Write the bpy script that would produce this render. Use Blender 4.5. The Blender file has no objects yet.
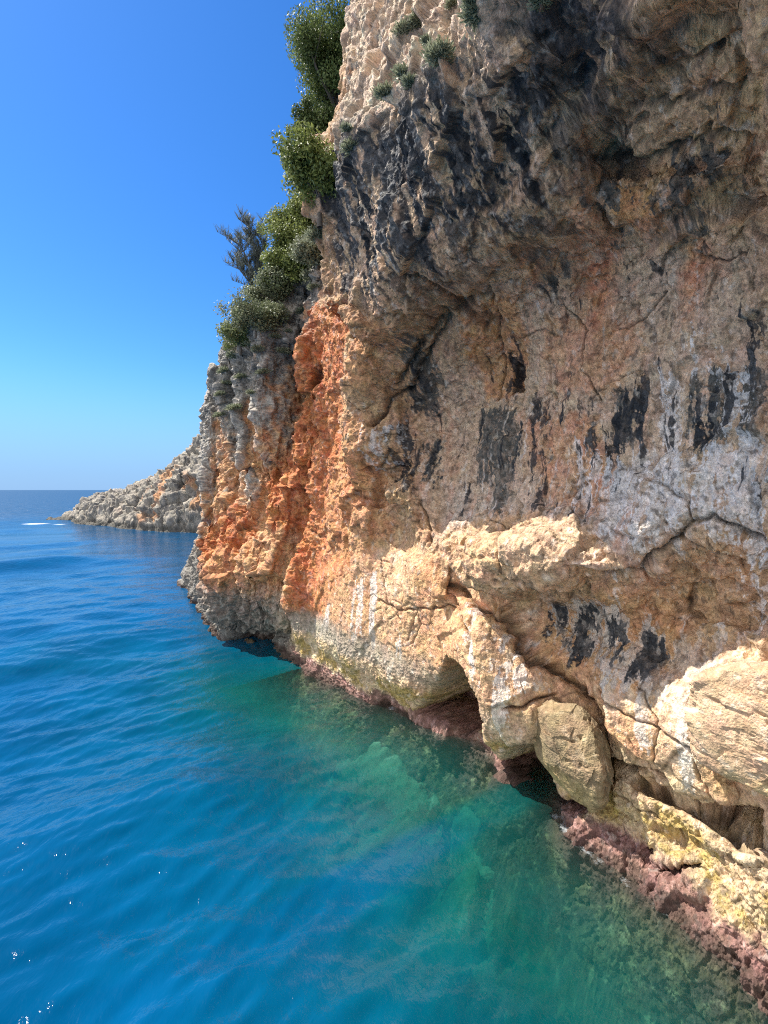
import bpy, math, random
from mathutils import Vector
import numpy as np
from concurrent.futures import ThreadPoolExecutor

RES = 1.0
random.seed(7)
rng = np.random.default_rng(11)
F32 = np.float32
SC = bpy.context.scene
COL = SC.collection

# ------------------------------------------------------------------ camera
FPX, CX, HY, CH = 480.0, 384.0, 490.0, 5.0       # focal (px), centre x, horizon row, eye height (m)
cam_d = bpy.data.cameras.new('camera')
cam = bpy.data.objects.new('camera', cam_d); COL.objects.link(cam)
cam.location = (0, 0, CH); cam.rotation_euler = (math.radians(90), 0, 0)
cam_d.sensor_fit = 'VERTICAL'; cam_d.sensor_height = 36.0; cam_d.sensor_width = 27.0
cam_d.lens = 36.0 * FPX / 1024.0
cam_d.shift_y = -22.0 / 1024.0
cam_d.clip_start = 0.05; cam_d.clip_end = 90000
SC.camera = cam

# ------------------------------------------------------------------ noise
PERM = rng.permutation(256).astype(np.int32)
PERM = np.concatenate([PERM, PERM, PERM])
GR = rng.normal(size=(256, 3)).astype(F32); GR /= np.linalg.norm(GR, axis=1)[:, None]
GX, GY, GZ = (np.ascontiguousarray(GR[:, i]) for i in range(3))
RV = rng.random((256, 4)).astype(F32)
POOL = ThreadPoolExecutor(4)

def par(fn, x, y, z, *a, n=24):
    x, y, z = np.broadcast_arrays(x, y, z)
    sh = x.shape
    x, y, z = (np.ascontiguousarray(v, dtype=F32).ravel() for v in (x, y, z))
    if x.size < 20000:
        r = fn(x, y, z, *a)
        return tuple(q.reshape(sh) for q in r) if isinstance(r, tuple) else r.reshape(sh)
    ch = np.array_split(np.arange(x.size), n)
    rs = list(POOL.map(lambda c: fn(x[c[0]:c[-1]+1], y[c[0]:c[-1]+1], z[c[0]:c[-1]+1], *a), ch))
    if isinstance(rs[0], tuple):
        return tuple(np.concatenate([r[i] for r in rs]).reshape(sh) for i in range(len(rs[0])))
    return np.concatenate(rs).reshape(sh)

def _perlin(x, y, z, seed):
    xi = np.floor(x); yi = np.floor(y); zi = np.floor(z)
    fx = x - xi; fy = y - yi; fz = z - zi
    xi = (xi.astype(np.int32) + seed * 17) & 255; yi = (yi.astype(np.int32) + seed * 31) & 255; zi = zi.astype(np.int32) & 255
    u = fx*fx*fx*(fx*(fx*6-15)+10); v = fy*fy*fy*(fy*(fy*6-15)+10); w = fz*fz*fz*(fz*(fz*6-15)+10)
    out = 0
    for i in (0, 1):
        a = PERM[(xi + i) & 255]
        wi = u if i else 1-u
        for j in (0, 1):
            b = PERM[(a + yi + j) & 255]
            wj = wi * (v if j else 1-v)
            for k in (0, 1):
                h = PERM[(b + zi + k) & 255]
                out = out + wj * (w if k else 1-w) * (GX[h]*(fx-i) + GY[h]*(fy-j) + GZ[h]*(fz-k))
    return out * 1.6

def perlin(x, y, z, seed=0): return par(_perlin, x, y, z, seed)

def fbm(x, y, z, oct=4, seed=0, gain=.5, lac=2.03):
    def f(x, y, z):
        s = 0; a = 1; n = 0
        for o in range(oct):
            k = lac**o
            s = s + a * _perlin(x*F32(k), y*F32(k), z*F32(k), seed + o*5); n += a; a *= gain
        return s / n
    return par(f, x, y, z)

def ridged(x, y, z, oct=4, seed=0, gain=.5, lac=2.1):
    def f(x, y, z):
        s = 0; a = 1; n = 0
        for o in range(oct):
            k = lac**o
            s = s + a * (1 - 2*np.abs(_perlin(x*F32(k), y*F32(k), z*F32(k), seed + o*5))); n += a; a *= gain
        return s / n
    return par(f, x, y, z)

def _voro(x, y, z, seed):
    """F1, F2-F1, a facet value: signed offset of a randomly tilted plane per cell, and a cell random"""
    xi = np.floor(x).astype(np.int32); yi = np.floor(y).astype(np.int32); zi = np.floor(z).astype(np.int32)
    f1 = np.full(x.shape, 9, F32); f2 = np.full(x.shape, 9, F32); fac = np.zeros(x.shape, F32); cid = np.zeros(x.shape, F32)
    for i in (-1, 0, 1):
        for j in (-1, 0, 1):
            for k in (-1, 0, 1):
                cx = xi+i; cy = yi+j; cz = zi+k
                h = PERM[(PERM[(PERM[(cx+seed*13) & 255] + cy) & 255] + cz) & 255]
                dx = cx + .5 + (RV[h, 0]-.5)*.9 - x; dy = cy + .5 + (RV[h, 1]-.5)*.9 - y; dz = cz + .5 + (RV[h, 2]-.5)*.9 - z
                d = dx*dx + dy*dy + dz*dz
                near = d < f1
                f2 = np.where(near, f1, np.minimum(f2, d))
                f1 = np.where(near, d, f1)
                g = GX[h]*dx + GY[h]*dy + GZ[h]*dz
                fac = np.where(near, g + (RV[h, 3]-.5)*.7, fac)
                cid = np.where(near, RV[h, 3], cid)
    f1 = np.sqrt(f1); f2 = np.sqrt(f2)
    return f1, f2-f1, fac, cid

def voro(x, y, z, seed=0): return par(_voro, x, y, z, seed)

def ss(a, b, x):
    t = np.clip((x-a)/(b-a), 0, 1)
    return t*t*(3-2*t)

def mix(a, b, t): return a + (b-a)*t

# ------------------------------------------------------------------ wall frame
T = np.array([-.577, .8165]); N = np.array([.8165, .577]); D0 = 6.2

def px_off(px, py, d):
    """pixel seen at offset d from the wall's reference plane -> (s, z)"""
    rx, rz = (px-CX)/FPX, (HY-py)/FPX
    t = (D0-d)/(N[0]*rx+N[1])
    return t*(T[0]*rx+T[1]), CH+t*rz

PXD = [  # x, y, offset towards the sea
 # waterline
 (768,985,.24),(650,890,.05),(570,835,0),(500,778,-.28),(410,715,-.4),(350,690,-.05),(300,660,.05),
 # crust shelf and ledge
 (730,900,.05),(760,850,-.2),(700,880,-.12),(650,850,-.22),(600,830,-.2),(620,800,-.5),(690,830,-.38),(745,835,-.3),
 (560,800,-.6),(500,750,-.6),
 # lower lit slabs
 (330,620,.15),(360,600,.1),(380,640,.05),(400,600,.02),(440,640,-.12),(400,680,0),(350,660,.15),(340,580,.15),
 (430,560,0),(455,600,-.12),(500,640,.1),(510,700,.2),(490,740,.05),(540,700,-.1),
 (620,680,-.45),(660,740,-.45),(700,790,-.45),(600,740,-.45),(690,700,-.5),(640,780,-.5),(720,800,-.45),
 (740,700,-.35),(768,760,-.3),
 # shaded recess under the lip
 (560,620,-.95),(610,630,-1.0),(660,660,-.95),(700,640,-1.0),(740,600,-.85),(768,620,-.7),(680,580,-.9),
 # lip
 (600,575,-.35),(650,560,-.3),(690,520,-.3),(768,490,-.25),(520,560,-.15),(560,545,-.25),(470,560,-.3),
 # recessed wall
 (560,350,-.8),(640,300,-.75),(700,270,-.45),(768,240,-.3),(500,450,-.85),(600,430,-.7),(700,410,-.6),(768,400,-.5),
 (450,500,-.65),(600,500,-.6),(520,520,-.6),(680,480,-.5),(560,280,-.4),(500,330,-.8),(470,370,-.9),(430,420,-.8),(410,470,-.6),(400,520,-.35),
 # overhanging nose, its lip
 (352,260,.3),(352,330,.25),(380,320,.5),(400,340,.35),(370,370,.5),(362,410,.35),(430,300,.5),(460,270,.6),(500,250,.55),(540,232,.4),
 (400,250,.7),(450,200,1.0),(500,170,1.1),(540,170,.9),(580,150,.8),(590,200,.4),(380,200,1.0),(350,180,.45),
 (345,150,.45),(400,110,1.1),(450,70,1.35),(500,40,1.5),(430,140,1.3),(480,100,1.5),(530,60,1.65),(560,100,1.5),
 # above the ridge it leans back
 (370,60,.35),(410,50,.6),(385,20,.1),(440,20,.6),(480,0,.9),(400,-30,-.3),(450,-60,0),
 # right ceiling
 (600,90,1.1),(640,60,1.35),(700,30,1.7),(768,20,1.95),(640,120,.9),(700,110,1.0),(768,100,1.0),(560,20,1.9),(620,0,1.9),(700,-30,2.0),
 (620,155,.4),(700,150,.5),(750,165,.4),(650,250,-.3),(720,215,-.15),(600,240,-.15),(768,190,0),
 # spur between lit gully and recess
 (375,450,.25),(385,490,.3),(365,520,.2),(350,470,.15),(345,540,.15),(330,440,-.25),(330,500,-.1),(335,380,-.2),(325,340,-.3),
]
SZD = [  # s, z, offset
 # far buttress
 (12.9,0,.08),(14.2,0,-.1),(14.96,0,-.2),(16,0,.75),(17.5,0,1.05),(19.5,0,.95),(22.5,0,.55),(26,0,.3),(29,0,-.6),(31,0,-3),
 (14.2,3,.1),(15.5,3,.6),(17.5,3,.75),(19.5,2.5,.55),(22.5,2.5,-.1),(25,2.5,-.9),(28,2.5,-1.5),(30.5,2.5,-5),
 (14,6,-.5),(15.5,6,.1),(17,6,.4),(19,6,.35),(21,6,0),(23,6,-.6),(25,6,-1.5),(28,6,-4),
 (13,6,-.3),(13,9,-.7),(12.6,11.5,-.5),(12.8,13.5,-.6),
 (14.5,9,-.4),(16,9,.1),(18,9,.3),(20,8.5,.05),(22,8,-.5),(24,8,-1.2),(27,8,-4),
 (14.5,11,-.5),(16,11,-.1),(18,10.5,.15),(20,10,-.3),(22,10,-1.3),(24,10,-2.6),
 (14,13,-1.0),(16,12.6,-.9),(18,12,-.8),(20,12,-1.6),(22,12,-2.8),(24,12,-4.5),
 (13,15,-1.8),(15,15,-2.4),(17,15,-2.6),(19,14.5,-3.2),(22,14,-4.5),
 (12.5,17,-2.4),(15,17,-2.8),(18,17,-3.0),(22,17,-5.2),
 (12,20,-3.6),(15,20,-4.0),(18,20,-4.4),(23,20,-7.5),(27,14,-7.5),(27,20,-11),(30,10,-8.5),(34,6,-11),(34,0,-9),(34,15,-14),(34,20,-16),
 (9.8,11,.5),(9.6,13,.3),(8.9,14.5,.05),(8.4,16,.05),(7.8,18,-.8),(11.4,9.5,.1),(11.6,11,-.2),(11.1,13,-.6),(10.3,15,-1.1),(10.3,17,-1.6),(9.6,20,-3),
 (6,20,-1.2),(4,19,.4),(2,18,1.4),(0,16,2),(-4,14,1.5),(-4,20,1),(-10,20,0),(-14,14,0),(-14,6,0),
 (-1,9,1.3),(-1,6,.1),(-1,3,-.2),(-1,0,.3),(-5,8,.6),(-5,3,0),(-8,0,.3),(-14,0,.3),(.5,11,2.0),(1,13,2.2),(2,15,2.2),(4,16,1.6),
]
for s_, d_ in ((-14,.3),(-8,.4),(-2,.5),(1.7,.3),(3,.1),(4.1,.05),(5.7,-.2),(8.4,-.3),(10.3,.05),(12.9,.2),(15,-.1),(17.5,1.0),(22,.6),(28,0),(34,-9)):
    SZD.append((s_, -1.0, d_+.45)); SZD.append((s_, -2.5, d_+1.5)); SZD.append((s_, -4.2, d_+2.8))
pts = np.array([(*px_off(x, y, d), d) for x, y, d in PXD] + SZD)

def tps_fit(p, lam=.004):
    X = p[:, :2]; r = np.linalg.norm(X[:, None]-X[None], axis=2)
    K = np.where(r > 0, r*r*np.log(r+1e-12), 0) + lam*len(p)*np.eye(len(p))*.02
    P = np.c_[np.ones(len(p)), X]
    A = np.block([[K, P], [P.T, np.zeros((3, 3))]])
    return np.linalg.solve(A, np.r_[p[:, 2], 0, 0, 0])
WT = tps_fit(pts)
GS0, GS1, GZ0, GZ1 = -14.5, 36.0, -4.6, 21.0
NS, NZ = 1010, 640
gs = np.linspace(GS0, GS1, NS); gz = np.linspace(GZ0, GZ1, NZ)
def tps_row(z):
    X = np.c_[gs, np.full(NS, z)]
    r2 = ((X[:, None]-pts[None, :, :2])**2).sum(2)
    return (.5*r2*np.log(r2+1e-12)) @ WT[:len(pts)] + WT[-3] + X @ WT[-2:]
BASE = np.array(list(POOL.map(tps_row, gz)))          # [z, s]
BASE = np.clip(BASE, -18, 2.5)

def samp(G, s, z):
    a = np.clip((np.asarray(s)-GS0)/(GS1-GS0)*(NS-1), 0, NS-1.001); b = np.clip((np.asarray(z)-GZ0)/(GZ1-GZ0)*(NZ-1), 0, NZ-1.001)
    i = a.astype(int); j = b.astype(int); u = a-i; v = b-j
    return (G[j, i]*(1-u)+G[j, i+1]*u)*(1-v)+(G[j+1, i]*(1-u)+G[j+1, i+1]*u)*v

def px2w(px, py, G=None):
    """pixel -> (s, z) where the sight line first meets the wall"""
    G = BASE if G is None else G
    rx, rz = (px-CX)/FPX, (HY-py)/FPX
    t = np.geomspace(3.0, 60, 3000)
    s = t*(T[0]*rx+T[1]); z = CH+t*rz
    f = (N[0]*rx+N[1])*t - (D0 - samp(G, s, z))
    k = int(np.argmax(f > 0)) if (f > 0).any() else len(t)-1
    return float(s[k]), float(z[k])

def W(p, G=None): return np.array([px2w(x, y, G) for x, y in p])

def sd_poly(P, s, z, margin=.8):
    """signed distance to polygon P (inside positive); far outside -9"""
    out = np.full(s.shape, -9, F32)
    lo = P.min(0)-margin; hi = P.max(0)+margin
    m = (s > lo[0]) & (s < hi[0]) & (z > lo[1]) & (z < hi[1])
    x = s[m]; y = z[m]
    if not x.size: return out
    dd = np.full(x.shape, 1e9); ins = np.zeros(x.shape, bool)
    n = len(P)
    for i in range(n):
        a = P[i]; b = P[(i+1) % n]
        e = b-a; L = e@e + 1e-9
        t = np.clip(((x-a[0])*e[0]+(y-a[1])*e[1])/L, 0, 1)
        dd = np.minimum(dd, (x-a[0]-t*e[0])**2+(y-a[1]-t*e[1])**2)
        if abs(e[1]) > 1e-12:
            c = ((a[1] > y) != (b[1] > y)) & (x < e[0]*(y-a[1])/e[1]+a[0])
            ins ^= c
    d = np.sqrt(dd); out[m] = np.where(ins, d, -d)
    return out

def d_line(P, s, z, margin=.5):
    out = np.full(s.shape, 9, F32)
    lo = P.min(0)-margin; hi = P.max(0)+margin
    m = (s > lo[0]) & (s < hi[0]) & (z > lo[1]) & (z < hi[1])
    x = s[m]; y = z[m]
    if not x.size: return out
    dd = np.full(x.shape, 1e9)
    for a, b in zip(P[:-1], P[1:]):
        e = b-a; L = e@e + 1e-9
        t = np.clip(((x-a[0])*e[0]+(y-a[1])*e[1])/L, 0, 1)
        dd = np.minimum(dd, (x-a[0]-t*e[0])**2+(y-a[1]-t*e[1])**2)
    out[m] = np.sqrt(dd)
    return out

# ------------------------------------------------------------------ rock faces standing out from or cut into the wall (pixel outline, height, edge width)
BULGES = [
 ([(346,300),(358,335),(372,352),(398,338),(440,300),(470,282),(500,258),(522,246),(545,238),(580,240),(600,229),(597,205),(598,165),(590,130),(610,90),(650,30),(720,-40)], .58, .11),
 ([(447,548),(470,533),(500,528),(540,530),(568,548),(592,574),(570,578),(545,590),(520,603),(490,606),(462,590),(450,570)], .70, .24),      # lit block under the shadow line
 ([(590,165),(600,160),(640,165),(700,145),(735,140),(752,152),(735,175),(700,205),(672,228),(645,238),(612,232),(592,205)], .5, .17),      # hanging block
 ([(478,608),(500,600),(535,640),(548,660),(545,720),(535,745),(512,762),(500,740),(482,712),(470,660),(468,625)], .34, .14),                # pale pillar block
 ([(300,590),(330,560),(352,555),(400,540),(450,570),(470,610),(468,650),(452,680),(425,700),(395,695),(345,668),(300,640)], .08, .35),      # orange slab
 ([(600,690),(598,655),(630,650),(690,690),(735,806),(700,803),(660,790),(628,765),(612,740)], .22, .10),                                     # slab of streaked limestone
 ([(606,783),(625,778),(680,800),(740,835),(768,850),(768,872),(720,862),(660,835),(612,812)], .16, .10),                                     # ledge over the crust
 ([(437,545),(452,538),(456,560),(452,598),(436,600),(430,575)], .22, .08),                                                                   # small upright column
 ([(345,300),(365,310),(405,332),(400,352),(372,385),(358,410),(348,390),(344,345)], .22, .12),
 ([(600,575),(640,568),(680,545),(700,560),(768,600),(768,680),(740,672),(700,655),(640,610)], -.12, .25),
 ([(412,708),(426,696),(440,680),(450,655),(464,668),(476,700),(490,738),(462,736),(430,720)], -1.5, .07),                                                      # cave
 ([(222,640),(262,622),(287,636),(285,650),(230,652)], -.5, .2),
 ([(500,760),(512,740),(540,735),(548,760),(560,790),(605,800),(604,812),(570,812),(530,800)], -1.0, .10),
 ([(735,830),(768,842),(768,808),(720,800),(700,806)], -.9, .12),
 ([(330,160),(345,150),(350,190),(350,235),(336,232)], .25, .15),
 ([(548,262),(566,258),(566,275),(556,290),(546,280)], -.12, .06),
 ([(509,360),(523,360),(523,392),(512,396)], -.22, .06),
 ([(640,852),(650,838),(656,850),(652,876),(644,872)], -.35, .05),
 ([(228,548),(260,540),(298,556),(302,600),(285,632),(228,622),(208,590)], .45, .35),
 ([(244,462),(284,466),(290,535),(262,540),(244,520)], -.65, .3),
 ([(298,330),(312,345),(312,410),(300,470),(290,470),(292,400),(290,350)], -1.0, .35),
 ([(262,320),(288,330),(286,400),(276,460),(258,450),(254,380)], .55, .35),
 ([(240,380),(248,390),(247,470),(244,530),(236,520),(236,440)], -.8, .3),
 ([(214,380),(236,370),(234,440),(232,520),(212,520),(208,440)], .25, .3),
 ([(655,868),(700,862),(704,872),(680,882),(658,880)], -.35, .05),
]
CRACKS = [  # outline, depth, width
 ([(600,690),(640,720),(690,745),(735,806)], .10, .02), ([(628,765),(655,775),(700,803),(735,806)], .2, .035), ([(640,690),(660,720),(655,760)], .06, .02),
 ([(452,560),(455,600),(470,640),(468,655)], .12, .03),
 ([(660,60),(690,48),(720,56)], .12, .03), ([(600,100),(640,92),(700,100),(740,90)], .10, .03), ([(560,300),(590,330),(585,370),(600,400)], .06, .018), ([(700,250),(730,262),(768,245)], .07, .02),
 ([(650,800),(690,812),(740,845)], .10, .03), ([(620,795),(650,812),(680,838)], .08, .02),
 ([(532,647),(560,672),(577,686),(597,714),(603,737),(606,765),(612,782)], .45, .06),
 ([(606,765),(624,765),(640,780),(671,800),(702,812),(734,835),(768,850)], .42, .06),
 ([(477,606),(500,610),(520,625),(532,647)], .4, .055),
 ([(505,710),(520,708),(540,698),(552,694)], .2, .03),
 ([(597,714),(615,735),(625,750)], .14, .03),
 ([(490,520),(500,545),(505,575)], .06, .02),
 ([(450,585),(470,602),(480,612)], .35, .07),
 ([(377,600),(400,610),(430,608),(455,605)], .10, .025),
 ([(400,620),(385,600),(378,560)], .08, .03),
 ([(405,560),(415,610),(408,640)], .06,.02),
 ([(430,545),(428,520),(420,500)], .12,.03),
 ([(415,610),(420,625),(412,645)], .05,.02),
 ([(600,575),(640,570),(670,550),(692,522),(715,516),(768,540)], .22, .05),
 ([(590,160),(620,155),(648,158),(665,150),(700,140),(750,140)], .10, .04),
 ([(480,300),(494,290),(500,335),(500,400)], .10,.03),
 ([(640,370),(608,385),(590,400)], .05,.015),
 ([(620,330),(650,318),(668,290)], .07,.02),
 ([(412,392),(430,350),(448,320),(470,300)], .28, .05),
 ([(396,388),(420,345),(440,318)], .24, .045),
 ([(375,425),(392,400),(412,392)], .26, .05),
 ([(384,260),(400,280),(430,285),(452,302)], .18, .045),
 ([(520,340),(545,330),(560,335)], .05, .02),
 ([(690,545),(730,560),(768,570)], .05, .02),
 ([(652,480),(690,500),(692,520)], .05, .02),
]
sg, zg = np.meshgrid(gs, gz)
sg2 = sg + .06*fbm(sg*2, zg*2, 0, 3, 3); zg2 = zg + .06*fbm(sg*2, zg*2, 5, 3, 9)
BASE0 = BASE.copy()
for poly, h, w in BULGES:
    P = W(poly, BASE0+max(h, 0)*.85)
    if poly[0] == (346, 300): P = np.r_[[[10.2, P[0, 1]]], P, [[-2, 22], [10.2, 22]]]
    sd = sd_poly(P, sg2, zg2)
    BASE = BASE + h*ss(-w*.15, w, sd)
BW = [W(p, BASE0) for p, _, _ in BULGES]
CW = [(W(p), dp, w) for p, dp, w in CRACKS]

# ------------------------------------------------------------------ fine wall grid
def gullies(S, Z, D):
    o = -D
    g1 = ridged(S*.55+.25*fbm(S*.7, Z*.25, 1, 3, 4), Z*.12, o*.3, 2, 21)
    rib = ridged(S*1.3, Z*.22+.2*S, o*.6, 3, 33)
    rv = ss(12.2, 13.0, S)*ss(0, 1, Z-(13.2-.28*(S-13)))
    return g1, ss(11.9, 12.8, S)*(.75*g1+.2*rib-.25)*ss(.2, 2.5, Z)*(1-.55*rv)
_, gc = gullies(sg, zg, BASE)
Dc = BASE+gc
vz = (gz > 0) & (gz < 14); vs_ = (gs > 1) & (gs < 24)
arc_s = np.percentile(np.hypot(1, np.gradient(Dc, gs, axis=1))[vz], 82, axis=0)
arc_z = np.percentile(np.hypot(1, np.gradient(Dc, gz, axis=0))[:, vs_], 82, axis=1)
arc_s = np.convolve(np.pad(arc_s, 4, mode='edge'), np.ones(9)/9, 'valid'); arc_z = np.convolve(np.pad(arc_z, 4, mode='edge'), np.ones(9)/9, 'valid')
def dens_s(s):
    y = .8165*np.maximum(s, .8)+3.6
    dd = 480*6.2/y**2*2.1*RES
    dd = np.where(s < .8, np.maximum(6, dd*np.exp((s-.8)*1.2)), np.maximum(dd, 42*RES))
    return np.where(s > 26, 8*RES, dd)
q = np.linspace(GS0+.3, GS1-.3, 20000); cum = np.r_[0, np.cumsum(dens_s(q[:-1])*np.interp(q[:-1], gs, arc_s)*np.diff(q))]
sv = np.interp(np.linspace(0, cum[-1], int(cum[-1])), cum, q)
def dens_z(z): return np.where(z < -1, 14, np.where(z < 5.5, 92, np.where(z < 11.5, 98, np.where(z < 17, 52, 14))))*RES
q = np.linspace(GZ0+.2, GZ1-.4, 20000); cum = np.r_[0, np.cumsum(dens_z(q[:-1])*np.interp(q[:-1], gz, arc_z)**.7*np.diff(q))]
zv = np.interp(np.linspace(0, cum[-1], int(cum[-1])), cum, q)
S, Z = np.meshgrid(sv, zv); nz_, ns_ = S.shape
print('wall grid', ns_, nz_)
D = samp(BASE, S, Z)

def soft(poly, w=.4, G=None):
    """soft region weight on the fine grid from a pixel outline"""
    P = W(poly) if not isinstance(poly, np.ndarray) else poly
    return ss(-w, w, sd_poly(P, S, Z, margin=w*1.5+.2)).astype(F32)

# regions used both for relief and colour
R_A = soft([(335,140),(350,110),(400,95),(450,50),(520,10),(640,-10),(620,60),(600,150),(560,220),(500,245),(430,290),(370,310),(345,290)], .5)
R_top = soft([(365,-60),(520,-60),(500,30),(450,65),(400,105),(345,145),(350,60)], .35)
R_B = soft([(440,540),(400,430),(440,360),(500,290),(600,250),(700,230),(768,230),(790,500),(690,520),(650,560),(600,570),(520,530)], .4)
R_low = soft([(300,560),(400,540),(450,560),(560,600),(640,640),(768,690),(800,850),(600,800),(500,770),(420,705),(290,660)], .3)
R_far = ss(11.9, 12.8, S).astype(F32)
R_veg = (ss(12.2, 13.0, S)*ss(0, 1, Z-(13.2-.28*(S-13)+.6*fbm(S*.5, Z*.5, 3, 3, 2)))).astype(F32)
ceil_ = soft([(590,160),(600,90),(660,20),(768,-20),(800,150),(750,150),(700,140)], .4)

def drape(D_):
    P = np.empty(S.shape+(3,), F32)
    P[..., 0] = S*T[0]+(D0-D_)*N[0]; P[..., 1] = S*T[1]+(D0-D_)*N[1]; P[..., 2] = Z
    return P
def normals(P):
    dx = np.gradient(P, axis=1); dz = np.gradient(P, axis=0)
    n = np.cross(dz, dx); n /= np.linalg.norm(n, axis=-1)[..., None]+1e-9
    k = (n[..., 0]*-N[0] + n[..., 1]*-N[1]).mean()
    return n if k > 0 else -n

# broad relief: gullies and ribs on the far buttress, folds on the nose
g1, gu = gullies(S, Z, D)
D += gu.astype(F32)
warp = .35*fbm(S*.45, Z*.45, 7, 3, 12)
D += .13*fbm(S*.7, Z*.7, 2, 3, 14)*(1-.5*R_low)
P = drape(D)
Nn = normals(P)
# smooth the normals broadly so that the fine relief does not fold over
def blur(a, k):
    for ax in (0, 1):
        c = np.cumsum(np.pad(a, [(k+1, k) if i == ax else (0, 0) for i in range(a.ndim)], mode='edge'), axis=ax)
        n = a.shape[ax]
        a = (np.take(c, np.arange(2*k+1, 2*k+1+n), axis=ax)-np.take(c, np.arange(0, n), axis=ax))/(2*k+1)
    return a
Nn = blur(Nn.astype(np.float64), 4).astype(F32); Nn /= np.linalg.norm(Nn, axis=-1)[..., None]
X_, Y_, Z_ = P[..., 0], P[..., 1], P[..., 2]
wx = .18*fbm(X_*1.1, Y_*1.1, Z_*1.1, 3, 41); wy = .18*fbm(X_*1.1, Y_*1.1, Z_*1.1, 3, 47)
# drip direction on the nose (leans to the near side)
a_ = W([(455,145),(511,230)]); dl = a_[1]-a_[0]; dl = dl/np.linalg.norm(dl)
AL = S*dl[0]+Z*dl[1]; AP = -S*dl[1]+Z*dl[0]

f1, e1, fc1, id1 = voro((X_+wx)*.62, (Y_+wy)*.62, (Z_+wx)*.5, 3)
f2, e2, fc2, id2 = voro((X_+wx*.6)*1.9, (Y_+wy*.6)*1.9, (Z_+.3*X_)*1.6, 8)
f3, e3, fc3, id3 = voro((X_+wx*.3)*5.2, (Y_+wy*.3)*5.2, Z_*4.6, 12)
rg = ridged(X_*2.2, Y_*2.2, Z_*2.2, 5, 61, .55)
rgf = ridged(X_*9, Y_*9, Z_*9, 3, 67, .6)
fine = fbm(X_*26, Y_*26, Z_*26, 2, 71)
flute = ridged(AP*3.4+.5*fbm(S*1.2, Z*1.2, 1, 2, 77), AL*.55, D*2, 3, 78)
karst = ridged(X_*4.2, Y_*4.2, Z_*3.2, 4, 83, .6)

w_far = R_far; w_smooth = np.clip(R_B+R_low*.8, 0, 1); foot = 1-ss(.9, 1.6, Z+.3*wx)
foot_far = (1-ss(1.4, 2.6, Z+wx+.25*rg))*ss(12.5, 14, S)
rough = np.clip(1-.5*R_B-.75*R_low-.35*ceil_ + .5*R_far, .22, 1.6)
sm = 1-.5*R_low-.35*R_B
gate1 = ss(-.05, .25, fbm(X_*1.3, Y_*1.3, Z_*1.3, 2, 5)); gate2 = ss(.05, .3, fbm(X_*2.3, Y_*2.3, Z_*2.3, 2, 6))
f4, e4, fc4, id4 = voro((X_+wx*.2)*11, (Y_+wy*.2)*11, Z_*8.5, 14)
big = .19*fc1*np.clip(rough+.15*R_low, 0, 1.3) + (1-.5*R_low)*(.135*fc2*(.26+.7*rough) + .05*fc3*(.36+.65*rough))
if True:
    big = big + R_A*(1-R_top)*(.075*voro(AP*2.3+wx, AL*.6, D*1.8+wy, 17)[2]+.05*voro(AP*6+wx, AL*1.7, D*4+wy, 18)[2])
big = blur(blur(big.astype(np.float64), 2), 1)
disp = (big + .022*fc4*sm
        - .06*np.exp(-(e1/.03)**2)*rough*gate1 - .03*np.exp(-(e2/.035)**2)*gate2
        + .03*rg*(.3+.8*rough) + .022*rgf*sm + .007*fine*sm)
disp += R_A*(1-R_top)*(.05*(flute-.3)) + R_top*(.06*karst+.10*fc2) + (R_far*(.16*ridged(X_*3.1, Y_*3.1, Z_*1.3, 4, 85, .5)+.05*karst)*(1+.4*foot_far))
disp += foot*(1-R_far)*(.05*karst + .03*ridged(X_*14, Y_*14, Z_*14, 2, 91))
disp += -.02*(1-R_far)*ss(.3, .8, fbm(X_*3, Y_*3, Z_*3, 2, 95))
n_cr = fbm(S*2, Z*2, 6, 3, 8)
JS = .07*fbm(S*5, Z*5, 1, 3, 3); JZ = .07*fbm(S*5, Z*5, 4, 3, 6)
for P_, dp, w in CW:
    dist = d_line(P_, S+JS, Z+JZ)
    disp -= dp*np.exp(-(dist/(w*.85))**1.4)*(.8+.6*n_cr)
# drips hanging down the recessed wall, strata on the ledge
disp += R_B*.035*ridged(S*2.6, Z*.5, 1.7, 3, 101)
disp += ceil_*.04*ridged(X_*2.5, Y_*2.5, Z_*2.5, 3, 103) - .12*np.clip(ceil_+.4*R_B, 0, 1)*ss(.28, .42, fbm(X_*2.4, Y_*2.4, Z_*4, 2, 105))
P = P + Nn*disp[..., None].astype(F32)
Nf = normals(P)

# ------------------------------------------------------------------ wall colour (surface marks, some painted shade)
def C(*c): return np.array(c, F32)
def sr(r, g, b):
    c = np.array([r, g, b])/255.
    return (((c+.055)/1.055)**2.4).astype(F32)
X_, Y_, Z_ = P[..., 0], P[..., 1], P[..., 2]
n1 = fbm(X_*.5, Y_*.5, Z_*.5, 4, 111); n2 = fbm(X_*1.6, Y_*1.6, Z_*1.6, 5, 113, .6); n3 = fbm(X_*7, Y_*7, Z_*7, 4, 117, .6)
n4 = fbm(X_*22, Y_*22, Z_*22, 3, 119)
vs = fbm(S*4.5, Z*.45, D*2.5, 4, 121, .6); vs2 = fbm(S*11, Z*.9, D*5, 3, 123, .6)
sAL = fbm(AP*3.2, AL*.42, D*1.8, 5, 127, .62)
vs3 = fbm(S*6.5+.4*n2, Z*.5, D*1.2, 4, 129, .62)
col = np.empty(S.shape+(3,), F32)
col[:] = C(.46, .29, .16)
def lay(c, m):
    global col
    m = np.clip(m, 0, 1).astype(F32)[..., None]
    col += (np.asarray(c, F32)-col)*m
lay(C(.27, .155, .085), ss(-.1, .6, n2)*.8)
lay(C(.46, .36, .26), ss(.1, .6, -n2+.3*n3)*.8)
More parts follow.
